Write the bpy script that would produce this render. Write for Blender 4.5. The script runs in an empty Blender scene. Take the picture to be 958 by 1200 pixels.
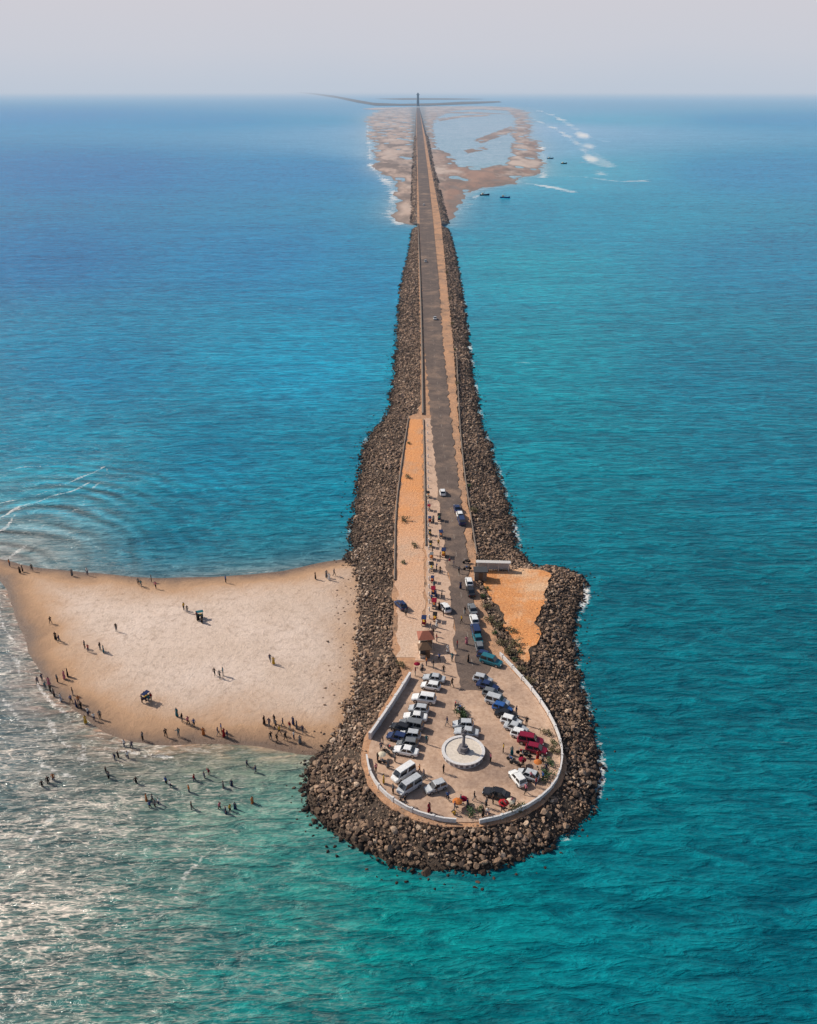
import bpy, bmesh, math, random
import numpy as np
from mathutils import Vector, Matrix
random.seed(7); rng=np.random.default_rng(7)
sc=bpy.context.scene; COL=sc.collection
H=90.0; F=1000.0; P=math.atan(0.495); SP,CP=math.sin(P),math.cos(P)
def G(u,v,z=0.0):
    """survey: image bearing -> position on the horizontal plane of height z"""
    a=(u-479)/F; b=(v-600)/F
    t=(H-z)/(SP+b*CP)
    return (a*t, t*(CP-b*SP))
def GL(pts,z=0.0): return [G(u,v,z) for u,v in pts]
ZT=2.5
# ---------------------------------------------------------------- helpers
def s2l(c):
    return tuple(((x/255)/12.92 if x/255<=0.04045 else (((x/255)+0.055)/1.055)**2.4) for x in c)
def new_mesh(name,v,f,smooth=False):
    m=bpy.data.meshes.new(name)
    m.from_pydata([tuple(p) for p in v] if not isinstance(v,np.ndarray) else v.tolist(),[],f if not isinstance(f,np.ndarray) else f.tolist())
    if smooth: m.polygons.foreach_set('use_smooth',[True]*len(m.polygons))
    m.update(); return m
def add(name,mesh,mat=None,loc=(0,0,0),rot=0,kind=None,label=None,category=None,group=None,parent=None,scale=None):
    o=bpy.data.objects.new(name,mesh)
    if mat is not None and mesh is not None:
        if len(mesh.materials)==0: mesh.materials.append(mat)
        elif mesh.materials[0]!=mat:
            o.material_slots[0].link='OBJECT'; o.material_slots[0].material=mat
    o.location=loc; o.rotation_euler=(0,0,rot)
    if scale: o.scale=scale if not isinstance(scale,(int,float)) else (scale,)*3
    if kind: o['kind']=kind
    if label: o['label']=label
    if category: o['category']=category
    if group: o['group']=group
    if parent: o.parent=parent
    COL.objects.link(o); return o
def thing(name,parts,loc,rot=0,label='',category='',group=None,scale=None):
    root=add(name,None,loc=loc,rot=rot,label=label,category=category,group=group,scale=scale)
    root.empty_display_size=0.5
    for p in parts:
        o=add(p[0],p[1],p[2],loc=p[3] if len(p)>3 else (0,0,0),rot=p[4] if len(p)>4 else 0,parent=root)
        if len(p)>5:
            for q in p[5]: add(q[0],q[1],q[2],loc=q[3] if len(q)>3 else (0,0,0),parent=o)
    return root
class MB:
    """small mesh builder"""
    def __init__(s): s.v=[];s.f=[]
    def box(s,c,d,rot=0,taper=1.0):
        n=len(s.v); cr,sr=math.cos(rot),math.sin(rot)
        for k,tp in ((-.5,1),(.5,taper)):
            for i,j in ((-.5,-.5),(.5,-.5),(.5,.5),(-.5,.5)):
                x=i*d[0]*tp;y=j*d[1]*tp
                s.v.append((c[0]+x*cr-y*sr,c[1]+x*sr+y*cr,c[2]+k*d[2]))
        s.f+=[(n+3,n+2,n+1,n),(n+4,n+5,n+6,n+7)]+[(n+i,n+(i+1)%4,n+4+(i+1)%4,n+4+i) for i in range(4)]
        return s
    def lathe(s,prof,seg=16,c=(0,0,0),axis='z'):
        n=len(s.v)
        for r,z in prof:
            for i in range(seg):
                a=2*math.pi*i/seg; x,y=r*math.cos(a),r*math.sin(a)
                p=(x,y,z) if axis=='z' else ((x,z,y) if axis=='y' else (z,x,y))
                s.v.append((c[0]+p[0],c[1]+p[1],c[2]+p[2]))
        for k in range(len(prof)-1):
            for i in range(seg):
                j=(i+1)%seg
                s.f.append((n+k*seg+i,n+k*seg+j,n+(k+1)*seg+j,n+(k+1)*seg+i))
        s.f.append(tuple(n+i for i in reversed(range(seg)))); s.f.append(tuple(n+(len(prof)-1)*seg+i for i in range(seg)))
        return s
    def quad(s,*p):
        n=len(s.v); s.v+=list(p); s.f.append(tuple(range(n,n+len(p)))); return s
    def mesh(s,name,bevel=0,smooth=False,seg=1):
        m=new_mesh(name,s.v,s.f)
        bm=bmesh.new(); bm.from_mesh(m)
        bmesh.ops.recalc_face_normals(bm,faces=bm.faces)
        if bevel: bmesh.ops.bevel(bm,geom=[e for e in bm.edges if len(e.link_faces)==2 and e.calc_face_angle(0)>0.5],offset=bevel,segments=seg,affect='EDGES')
        bm.to_mesh(m); bm.free()
        if smooth: m.polygons.foreach_set('use_smooth',[True]*len(m.polygons))
        return m
def seg_dist(X,Y,poly,closed=True):
    pts=np.array(poly,float); n=len(pts); d=np.full(X.shape,1e18)
    for i in range(n if closed else n-1):
        a=pts[i]; b=pts[(i+1)%n]; ab=b-a; L=max(ab@ab,1e-9)
        t=np.clip(((X-a[0])*ab[0]+(Y-a[1])*ab[1])/L,0,1)
        d=np.minimum(d,(X-a[0]-t*ab[0])**2+(Y-a[1]-t*ab[1])**2)
    return np.sqrt(d)
def inside(X,Y,poly):
    pts=poly; r=np.zeros(X.shape,bool); n=len(pts)
    for i in range(n):
        x1,y1=pts[i];x2,y2=pts[(i+1)%n]
        if y1==y2: continue
        c=((y1>Y)!=(y2>Y))&(X<(x2-x1)*(Y-y1)/(y2-y1)+x1)
        r^=c
    return r
def sdist(X,Y,poly):
    d=seg_dist(X,Y,poly); return np.where(inside(X,Y,poly),d,-d)
def smooth_poly(p,it=2,closed=True):
    for _ in range(it):
        q=[];n=len(p)
        if not closed: q.append(p[0])
        for i in range(n if closed else n-1):
            a=p[i];b=p[(i+1)%n]
            q.append((a[0]*.75+b[0]*.25,a[1]*.75+b[1]*.25)); q.append((a[0]*.25+b[0]*.75,a[1]*.25+b[1]*.75))
        if not closed: q.append(p[-1])
        p=q
    return p
def vnoise(X,Y,s,seed=0):
    x=X/s+seed*17.3;y=Y/s+seed*9.1
    return (np.sin(x*1.3+1.7*np.sin(y*.9+seed))+np.sin(y*1.7+1.3*np.sin(x*1.1+2*seed))+np.sin((x+y)*2.3+seed)*.6+np.sin((x-y)*3.1+seed*3)*.4)/3
def rag(p,amp,step=1.2,seed=0):
    """ragged, wind-drifted edge"""
    q=[];n=len(p)
    for i in range(n):
        a=Vector(p[i]);b=Vector(p[(i+1)%n]); k=max(1,int((b-a).length/step))
        for j in range(k):
            c=a.lerp(b,j/k); q.append((c.x+amp*(float(vnoise(c.x,c.y,2.3,seed))+.6*float(vnoise(c.x,c.y,.9,seed+1))),c.y+amp*(float(vnoise(c.x,c.y,2.7,seed+2)))))
    return q
# ---------------------------------------------------------------- materials
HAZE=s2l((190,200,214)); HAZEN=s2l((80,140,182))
def mat_base(name):
    m=bpy.data.materials.new(name); m.use_nodes=True; nt=m.node_tree
    return m,nt,nt.nodes['Principled BSDF'],nt.nodes['Material Output']
def N(nt,t,**k):
    n=nt.nodes.new(t)
    for a,b in k.items(): setattr(n,a,b)
    return n
def math_n(nt,op,a,b=None,clamp=False):
    n=N(nt,'ShaderNodeMath',operation=op,use_clamp=clamp)
    for i,x in enumerate((a,b)):
        if x is None: continue
        if isinstance(x,(int,float)): n.inputs[i].default_value=x
        else: nt.links.new(x,n.inputs[i])
    return n.outputs[0]
def mixc(nt,f,a,b,mode='MIX'):
    n=N(nt,'ShaderNodeMix',data_type='RGBA',blend_type=mode)
    for i,x in ((0,f),(6,a),(7,b)):
        if isinstance(x,(int,float)): n.inputs[i].default_value=x
        elif isinstance(x,tuple): n.inputs[i].default_value=(*x[:3],1)
        else: nt.links.new(x,n.inputs[i])
    return n.outputs[2]
def noise(nt,scale,detail=4,rough=.55,vec=None,dist=0):
    n=N(nt,'ShaderNodeTexNoise'); n.inputs['Scale'].default_value=scale; n.inputs['Detail'].default_value=detail
    n.inputs['Roughness'].default_value=rough; n.inputs['Distortion'].default_value=dist
    if vec is not None: nt.links.new(vec,n.inputs['Vector'])
    return n.outputs['Fac']
def ramp01(nt,x,lo,hi):
    n=N(nt,'ShaderNodeMapRange'); nt.links.new(x,n.inputs[0]); n.inputs[1].default_value=lo;n.inputs[2].default_value=hi
    return n.outputs[0]
def mapping(nt,pos,rot,sx_,sy_):
    mp=N(nt,'ShaderNodeMapping'); mp.inputs['Rotation'].default_value=(0,0,math.radians(rot)); mp.inputs['Scale'].default_value=(sx_,sy_,1); nt.links.new(pos,mp.inputs[0]); return mp.outputs[0]
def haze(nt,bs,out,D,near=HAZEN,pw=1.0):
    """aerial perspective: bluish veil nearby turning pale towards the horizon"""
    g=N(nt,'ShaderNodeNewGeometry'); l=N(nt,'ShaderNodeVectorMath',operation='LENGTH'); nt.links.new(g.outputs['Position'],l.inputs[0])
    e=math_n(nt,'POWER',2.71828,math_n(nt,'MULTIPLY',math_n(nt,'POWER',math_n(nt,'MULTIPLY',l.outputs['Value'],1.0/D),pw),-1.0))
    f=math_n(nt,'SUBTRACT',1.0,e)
    em=N(nt,'ShaderNodeEmission'); nt.links.new(mixc(nt,math_n(nt,'POWER',f,.8),near,HAZE),em.inputs[0])  # haze painted as a glow mixed over the surface by distance
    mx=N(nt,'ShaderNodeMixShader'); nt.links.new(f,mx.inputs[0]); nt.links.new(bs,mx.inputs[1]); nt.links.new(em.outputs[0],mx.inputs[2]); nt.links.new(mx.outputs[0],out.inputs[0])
def surf_mat(name,c1,c2,scale=1.0,rough=.9,bump=.0,bscale=6,hz=0,c3=None,s3=.1,lo3=.48,hi3=.66,pale=None):
    m,nt,b,out=mat_base(name)
    g=N(nt,'ShaderNodeNewGeometry'); pos=g.outputs['Position']
    c=mixc(nt,ramp01(nt,noise(nt,scale,6,.65,pos),.32,.68),c1,c2)
    if c3: c=mixc(nt,ramp01(nt,noise(nt,s3,6,.7,pos),lo3,hi3),c,c3)
    if pale:  # trodden pale sand towards the plaza end of the causeway
        sx=N(nt,'ShaderNodeSeparateXYZ'); nt.links.new(pos,sx.inputs[0])
        yy=math_n(nt,'ADD',sx.outputs[1],math_n(nt,'MULTIPLY',math_n(nt,'SUBTRACT',noise(nt,.09,4,.6,pos),.5),60.0))
        c=mixc(nt,ramp01(nt,yy,pale[1],pale[2]),c,pale[0])
    fine=noise(nt,scale*9,4,.7,pos)
    c=mixc(nt,.85,c,mixc(nt,fine,(.0,.0,.0),(1,1,1)),'SOFT_LIGHT')
    nt.links.new(c,b.inputs['Base Color']); b.inputs['Roughness'].default_value=rough; b.inputs['Specular IOR Level'].default_value=.2
    if bump:
        bn=N(nt,'ShaderNodeBump'); bn.inputs['Distance'].default_value=bump; nt.links.new(noise(nt,bscale,5,.7,pos),bn.inputs['Height']); nt.links.new(bn.outputs[0],b.inputs['Normal'])
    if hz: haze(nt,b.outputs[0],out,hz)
    return m
def plain(name,c,rough=.5,metal=0,spec=.5):
    m,nt,b,out=mat_base(name)
    tc=N(nt,'ShaderNodeTexCoord')
    nz=noise(nt,3,4,.6,tc.outputs['Object'])
    cc=mixc(nt,ramp01(nt,nz,.3,.7),tuple(x*.8 for x in c),tuple(min(1,x*1.08) for x in c))
    nt.links.new(cc,b.inputs['Base Color']); b.inputs['Roughness'].default_value=rough; b.inputs['Metallic'].default_value=metal; b.inputs['Specular IOR Level'].default_value=spec
    return m
M={}
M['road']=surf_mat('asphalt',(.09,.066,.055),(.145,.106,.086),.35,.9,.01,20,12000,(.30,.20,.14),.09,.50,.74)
M['plaza']=surf_mat('paving',(.54,.37,.26),(.40,.27,.195),.2,.9,.01,10,0,(.27,.185,.14),.06,.46,.64)
M['shoulder']=surf_mat('shoulder_paving',(.54,.375,.275),(.42,.285,.205),.3,.9,.01,10,0,(.27,.185,.14),.25,.54,.72)
M['sand_orange']=surf_mat('orange_sand',(.66,.28,.10),(.50,.23,.10),.22,.95,.2,2.0,0,(.60,.38,.23),.10,.50,.64)
M['sand_strip']=surf_mat('strip_sand',(.66,.29,.11),(.54,.26,.125),.22,.95,.2,2.0,0,(.42,.28,.19),.10,.52,.7,pale=((.54,.385,.285),190,125))
M['base']=surf_mat('causeway_earth',(.50,.27,.145),(.34,.205,.13),.2,.95,.15,2,12000,(.17,.12,.085),.12,.5,.66)
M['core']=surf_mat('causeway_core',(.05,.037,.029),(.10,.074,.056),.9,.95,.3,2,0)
M['white']=plain('white_painted_concrete',(.60,.58,.57),.7)
M['offwhite']=plain('dull_white_plaster',(.50,.48,.46),.8)
M['cream']=plain('cream_plaster',(.60,.53,.45),.8)
M['stonewall']=plain('weathered_stone',(.20,.16,.13),.9)
M['roof']=plain('brick_red_roof',(.28,.09,.055),.8)
M['wood']=plain('brown_wood',(.16,.09,.05),.8)
M['dark']=plain('dark_grey',(.04,.04,.045),.7)
M['steel']=plain('grey_steel',(.4,.4,.42),.4,.6)
M['glass']=plain('tinted_glass',(.012,.016,.022),.08,0,.8)
M['tyre']=plain('black_rubber',(.015,.015,.016),.8)
M['rim']=plain('alloy_rim',(.45,.45,.47),.35,.7)
M['lamp']=plain('clear_lamp',(.8,.8,.78),.15)
M['tail']=plain('red_lamp',(.45,.01,.01),.2)
M['leaf']=plain('shrub_leaf',(.045,.09,.028),.7)
M['leaf2']=plain('shrub_leaf_dry',(.15,.125,.06),.7)
M['granite']=plain('grey_granite',(.16,.15,.16),.6)
M['marking']=surf_mat('road_paint',(.30,.26,.22),(.15,.12,.10),1.5,.8,0,1,0)
paint={'white':(.74,.74,.73),'silver':(.45,.47,.49),'grey':(.16,.17,.18),'black':(.018,.018,.02),'blue':(.03,.10,.30),'teal':(.02,.14,.18),'maroon':(.22,.008,.03),'red':(.38,.025,.03),'green':(.04,.15,.09),'yellow':(.62,.38,.05),'orange':(.55,.18,.05),'navy':(.02,.035,.10),'pink':(.6,.2,.25),'cream':(.65,.58,.45)}
PM={k:plain(k+'_paint',v,.25,0,.6) for k,v in paint.items()}
CLm={k:plain(k+'_cloth',tuple(x*.85 for x in v),.9,0,.1) for k,v in paint.items()}
CLm['skin']=plain('skin',(.20,.10,.06),.6); CLm['hair']=plain('black_hair',(.012,.010,.009),.6)
# rock material (colour stored per stone)
m,nt,b,out=mat_base('armour_stone')
at=N(nt,'ShaderNodeAttribute',attribute_name='stone'); g=N(nt,'ShaderNodeNewGeometry')
c=mixc(nt,.8,at.outputs['Color'],mixc(nt,noise(nt,2.2,4,.7,g.outputs['Position']),(.05,.05,.05),(.95,.95,.95)),'OVERLAY')
nt.links.new(c,b.inputs['Base Color']); b.inputs['Roughness'].default_value=.9; b.inputs['Specular IOR Level'].default_value=.2
bn=N(nt,'ShaderNodeBump'); bn.inputs['Distance'].default_value=.12; nt.links.new(noise(nt,4.0,4,.7,g.outputs['Position']),bn.inputs['Height']); nt.links.new(bn.outputs[0],b.inputs['Normal'])
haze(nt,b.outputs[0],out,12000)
M['rock']=m
# beach sand: wet near the waterline (by height)
m,nt,b,out=mat_base('beach_sand'); g=N(nt,'ShaderNodeNewGeometry'); pos=g.outputs['Position']
sx=N(nt,'ShaderNodeSeparateXYZ'); nt.links.new(pos,sx.inputs[0])
zz=math_n(nt,'ADD',sx.outputs[2],math_n(nt,'MULTIPLY',math_n(nt,'SUBTRACT',noise(nt,.14,6,.68,pos),.5),.6))
dry=mixc(nt,ramp01(nt,noise(nt,.07,6,.6,pos),.35,.65),(.66,.53,.445),(.57,.44,.35))
dry=mixc(nt,ramp01(nt,noise(nt,.9,5,.8,pos),.50,.70),dry,(.42,.315,.25))
dry=mixc(nt,ramp01(nt,noise(nt,.28,6,.78,pos),.57,.72),dry,(.46,.345,.27))
tk_=noise(nt,.11,3,.5,pos,1.5); tkr=math_n(nt,'POWER',math_n(nt,'SUBTRACT',1.0,math_n(nt,'ABSOLUTE',math_n(nt,'SUBTRACT',math_n(nt,'MULTIPLY',tk_,2.0),1.0))),50.0)
dry=mixc(nt,math_n(nt,'MULTIPLY',tkr,math_n(nt,'MULTIPLY',noise(nt,1.6,3,.6,pos),.8)),dry,(.38,.28,.22))
mid=mixc(nt,ramp01(nt,zz,.45,.90),(.45,.28,.17),dry)
wet=mixc(nt,ramp01(nt,zz,.05,.44),(.155,.10,.07),mid)
nt.links.new(wet,b.inputs['Base Color']); b.inputs['Specular IOR Level'].default_value=.25
rg=N(nt,'ShaderNodeMapRange'); nt.links.new(zz,rg.inputs[0]); rg.inputs[1].default_value=0;rg.inputs[2].default_value=.3;rg.inputs[3].default_value=.35;rg.inputs[4].default_value=.95; nt.links.new(rg.outputs[0],b.inputs['Roughness'])
bn=N(nt,'ShaderNodeBump'); bn.inputs['Distance'].default_value=.28; nt.links.new(noise(nt,1.0,6,.8,pos),bn.inputs['Height']); nt.links.new(bn.outputs[0],b.inputs['Normal'])
M['beach']=m
# far land
m,nt,b,out=mat_base('sandy_flats'); g=N(nt,'ShaderNodeNewGeometry'); pos=g.outputs['Position']
at=N(nt,'ShaderNodeAttribute',attribute_name='side'); vg=N(nt,'ShaderNodeAttribute',attribute_name='veg')
st_=mapping(nt,pos,0,1,.28)
c=mixc(nt,at.outputs['Fac'],(.44,.31,.235),(.30,.17,.11))
c=mixc(nt,ramp01(nt,noise(nt,.02,7,.75,st_),.45,.58),c,(.17,.115,.08))
c=mixc(nt,ramp01(nt,noise(nt,.009,6,.7,st_),.50,.60),c,(.48,.365,.29))
vv=ramp01(nt,math_n(nt,'ADD',vg.outputs['Fac'],math_n(nt,'MULTIPLY',math_n(nt,'SUBTRACT',noise(nt,.035,6,.75,st_),.5),1.8)),.38,.75)
c=mixc(nt,vv,c,(.10,.08,.055))
sx=N(nt,'ShaderNodeSeparateXYZ'); nt.links.new(pos,sx.inputs[0])
c=mixc(nt,ramp01(nt,sx.outputs[2],.02,.4),(.19,.14,.11),c)
nt.links.new(c,b.inputs['Base Color']); b.inputs['Roughness'].default_value=.95; b.inputs['Specular IOR Level'].default_value=.1
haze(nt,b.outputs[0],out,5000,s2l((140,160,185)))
M['flats']=m
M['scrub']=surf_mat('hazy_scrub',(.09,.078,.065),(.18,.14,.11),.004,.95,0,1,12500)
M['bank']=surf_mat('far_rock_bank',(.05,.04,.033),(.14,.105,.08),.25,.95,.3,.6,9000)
# water
m,nt,b,out=mat_base('sea_water'); g=N(nt,'ShaderNodeNewGeometry'); pos=g.outputs['Position']
wc=N(nt,'ShaderNodeAttribute',attribute_name='wcol'); fo=N(nt,'ShaderNodeAttribute',attribute_name='foam'); su=N(nt,'ShaderNodeAttribute',attribute_name='surf')
mapped=lambda r,a,b_: mapping(nt,pos,r,a,b_)
big=noise(nt,.012,3,.6,mapped(12,.5,1.6))
mid=noise(nt,.09,4,.62,mapped(-9,.35,1.5),.6)
rip=noise(nt,.40,4,.58,mapped(8,.42,1.55),.9)
rip2=noise(nt,1.6,2,.6,mapped(-15,.5,1.4),.5)
c=mixc(nt,ramp01(nt,big,.3,.7),(.88,.91,.93),(1.12,1.07,1.05)); c=mixc(nt,1.0,wc.outputs['Color'],c,'MULTIPLY')
c=mixc(nt,1.0,c,mixc(nt,ramp01(nt,mid,.33,.67),(.74,.82,.85),(1.38,1.2,1.16)),'MULTIPLY')
c=mixc(nt,1.0,c,mixc(nt,ramp01(nt,rip,.38,.62),(.54,.70,.75),(1.65,1.33,1.28)),'MULTIPLY')  # light crests and dark troughs of ripples painted into the colour
c=mixc(nt,1.0,c,mixc(nt,ramp01(nt,rip2,.36,.64),(.80,.86,.88),(1.22,1.16,1.13)),'MULTIPLY')
# foam, plus pale streaks that paint sun glitter into the water colour
fn=noise(nt,1.1,5,.72,mapped(0,.7,1.3),1.0)
ff=math_n(nt,'MULTIPLY',math_n(nt,'SUBTRACT',math_n(nt,'ADD',fo.outputs['Fac'],fn),1.0),4.0,True)
def ridge(n_,p): return math_n(nt,'POWER',math_n(nt,'SUBTRACT',1.0,math_n(nt,'ABSOLUTE',math_n(nt,'SUBTRACT',math_n(nt,'MULTIPLY',n_,2.0),1.0))),p)
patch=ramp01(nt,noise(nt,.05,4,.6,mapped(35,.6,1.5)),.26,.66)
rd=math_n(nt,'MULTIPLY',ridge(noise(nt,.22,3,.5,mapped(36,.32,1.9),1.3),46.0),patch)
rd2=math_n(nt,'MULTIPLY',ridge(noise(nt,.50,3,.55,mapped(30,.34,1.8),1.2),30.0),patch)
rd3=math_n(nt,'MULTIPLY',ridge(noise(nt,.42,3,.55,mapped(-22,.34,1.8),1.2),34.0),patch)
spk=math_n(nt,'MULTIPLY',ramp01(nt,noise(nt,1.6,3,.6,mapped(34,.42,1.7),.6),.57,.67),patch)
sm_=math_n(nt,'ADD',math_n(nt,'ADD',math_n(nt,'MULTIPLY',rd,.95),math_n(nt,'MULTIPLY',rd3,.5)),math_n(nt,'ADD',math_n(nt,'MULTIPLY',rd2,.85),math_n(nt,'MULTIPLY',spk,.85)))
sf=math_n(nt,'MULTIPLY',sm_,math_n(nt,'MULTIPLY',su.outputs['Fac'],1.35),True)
wn=noise(nt,.16,5,.7,mapped(4,.45,1.6),.5); cap=ramp01(nt,wn,.71,.79)
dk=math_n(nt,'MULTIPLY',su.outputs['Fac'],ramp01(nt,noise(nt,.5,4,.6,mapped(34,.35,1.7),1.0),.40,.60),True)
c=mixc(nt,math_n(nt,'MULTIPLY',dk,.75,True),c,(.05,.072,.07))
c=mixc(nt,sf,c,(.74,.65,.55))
allf=math_n(nt,'MAXIMUM',ff,math_n(nt,'MULTIPLY',cap,.35))
c=mixc(nt,allf,c,(.82,.78,.73))
nt.links.new(c,b.inputs['Base Color'])
b.inputs['IOR'].default_value=1.33
nt.links.new(math_n(nt,'ADD',math_n(nt,'MULTIPLY',su.outputs['Fac'],.30),.07),b.inputs['Specular IOR Level'])
nt.links.new(math_n(nt,'SUBTRACT',math_n(nt,'ADD',math_n(nt,'MULTIPLY',allf,.4),.24),math_n(nt,'MULTIPLY',su.outputs['Fac'],.12)),b.inputs['Roughness'])
hgt=math_n(nt,'ADD',math_n(nt,'MULTIPLY',mid,1.5),math_n(nt,'ADD',math_n(nt,'MULTIPLY',rip,.9),math_n(nt,'MULTIPLY',rip2,.2)))
bn=N(nt,'ShaderNodeBump'); bn.inputs['Distance'].default_value=1.0; bn.inputs['Strength'].default_value=1.0; nt.links.new(hgt,bn.inputs['Height']); nt.links.new(bn.outputs[0],b.inputs['Normal'])
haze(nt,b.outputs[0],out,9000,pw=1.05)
M['water']=m
# ---------------------------------------------------------------- outlines (surveyed)
OUT=[(484,262),(478,300),(470,330),(466,370),(463,420),(460,450),(456,480),(445,495),(430,512),(422,540),(418,570),(415,600),(410,630),(406,655),(410,680),(414,720),(408,760),(403,800),(400,830),(394,855),(376,875),(362,895),(357,915),(362,945),(375,968),(400,990),(440,1008),(485,1018),(520,1021),(570,1018),(620,1005),(660,985),(688,955),(702,920),(704,885),(698,860),(688,830),(680,790),(673,750),(678,720),(687,700),(685,678),(670,668),(650,664),(622,664),(608,640),(598,600),(590,570),(582,545),(575,525),(567,505),(560,470),(553,430),(548,380),(542,340),(537,310),(530,280),(524,262)]
OUT=smooth_poly(GL(OUT,0),1)
PL1=[(490,258),(491,330),(493,400),(493,470),(490,484),(478,489),(470,540),(462,600),(461,680),(461,765),(472,790),(450,828),(426,865),(423,895),(431,921),(450,942),(485,959),(520,968),(560,969),(602,960),(637,943),(660,919),(664,888),(655,852),(638,824),(615,795),(598,772),(583,748),(570,715),(560,690),(558,650),(550,600),(543,550),(538,500),(531,400),(524,330),(517,258)]
PL1=GL(PL1,ZT)
PL2=smooth_poly(GL([(560,674),(575,669),(610,667),(647,669),(643,684),(639,700),(631,722),(629,745),(624,768),(617,779),(608,765),(599,738),(588,722),(577,702)],ZT),2)
def emb_h(X,Y):
    do=sdist(X,Y,OUT)+vnoise(X,Y,2.2,8)*.65+vnoise(X,Y,6,3)*.6; d1=sdist(X,Y,PL1); d2=sdist(X,Y,PL2); di=np.maximum(d1,d2)
    h=np.where(di>=0,2.42,np.where(do>0,2.4*np.power(np.clip(do/(do+np.maximum(-di,0)+1e-6),0,1),.8),do*.35))
    return h,do,di
BEACH=[(450,650),(405,656),(370,662),(330,668),(280,673),(230,678),(180,679),(130,674),(80,669),(40,663),(0,655),(-40,648),(-60,655),(-30,668),(4,682),(14,710),(28,745),(52,785),(72,818),(100,848),(140,868),(190,874),(250,870),(300,872),(345,880),(380,884),(450,880)]
BEACH=smooth_poly(GL(BEACH,0),2)
def beach_h(X,Y):
    sd=sdist(X,Y,BEACH)+vnoise(X,Y,9,1)*.8+vnoise(X,Y,3,4)*.25
    return np.where(sd>0,1.1*(1-np.exp(-np.maximum(sd,0)/8)),sd*.1)+(vnoise(X,Y,6,2)*.05+vnoise(X,Y,2.1,5)*.028)*(sd>3)
LAND=GL([(486,264),(474,262),(460,252),(464,238),(470,224),(463,212),(447,205),(438,198),(446,190),(435,180),(440,172),(431,160),(436,150),(429,140),(438,133),(450,128.5),(470,126),(490,125),(520,124.5),(560,124),(600,126),(618,132),(622,150),(620,158),(634,170),(628,182),(638,196),(634,205),(606,208),(603,215),(575,219),(550,226),(540,236),(531,252),(524,264)],0)
LAG=GL([(508,156),(508,146),(512,138),(530,130),(560,128),(594,129),(604,138),(604,148),(598,158),(604,164),(598,174),(602,182),(590,192),(566,197),(540,194),(522,184),(510,172)],0)
BARS=[GL(p,0) for p in ([(556,164),(575,157),(600,148),(606,153),(584,161),(564,168)],[(512,139),(540,135.5),(575,134),(572,136),(540,138),(516,142)],[(503,170),(528,180),(536,188),(522,187),(506,180)],[(505,131),(560,131.3),(600,134),(560,133.3),(505,132.5)],[(545,176),(568,172),(571,175),(548,180)])]
def flats_h(X,Y):
    w=Y*.006; Ys=Y/3.5
    sd=sdist(X,Y,LAND)+vnoise(X,Ys,7,1)*w*.8+vnoise(X,Ys,22,4)*w*1.0+vnoise(X,Ys,3,6)*w*.4
    lg=sdist(X,Y,LAG)+vnoise(X,Ys,10,3)*w*.6+vnoise(X,Ys,4,7)*w*.35
    for bpoly in BARS:
        lg=np.minimum(lg,-(sdist(X,Y,bpoly)+vnoise(X,Ys,5,2)*w*.5))
    pool=(vnoise(X,Ys,13,9)-.56)*26*(sd>4)
    s=np.minimum(np.minimum(sd,-lg),np.where(sd>4,-pool,1e9))
    return np.clip(s*.05,-.6,1.3)
# ---------------------------------------------------------------- grid sheet builder
def sheet(name,X,Y,Z,keep,mat,kind='structure',smooth=True,**attrs):
    R,C=X.shape; idx=np.arange(R*C).reshape(R,C)
    k=keep[:-1,:-1]|keep[1:,:-1]|keep[:-1,1:]|keep[1:,1:]
    f=np.stack([idx[:-1,:-1][k],idx[:-1,1:][k],idx[1:,1:][k],idx[1:,:-1][k]],1)
    used=np.unique(f); rem=np.full(R*C,-1); rem[used]=np.arange(len(used))
    v=np.stack([X.ravel(),Y.ravel(),Z.ravel()],1)[used]
    me=new_mesh(name,v,rem[f],smooth)
    for an,av in attrs.items():
        av=np.asarray(av)
        if av.ndim==3:
            a=me.color_attributes.new(an,'FLOAT_COLOR','POINT'); d=np.ones((len(used),4)); d[:,:3]=av.reshape(-1,3)[used]; a.data.foreach_set('color',d.ravel())
        else:
            a=me.attributes.new(an,'FLOAT','POINT'); a.data.foreach_set('value',av.ravel()[used])
    return add(name,me,mat,kind=kind)
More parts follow.
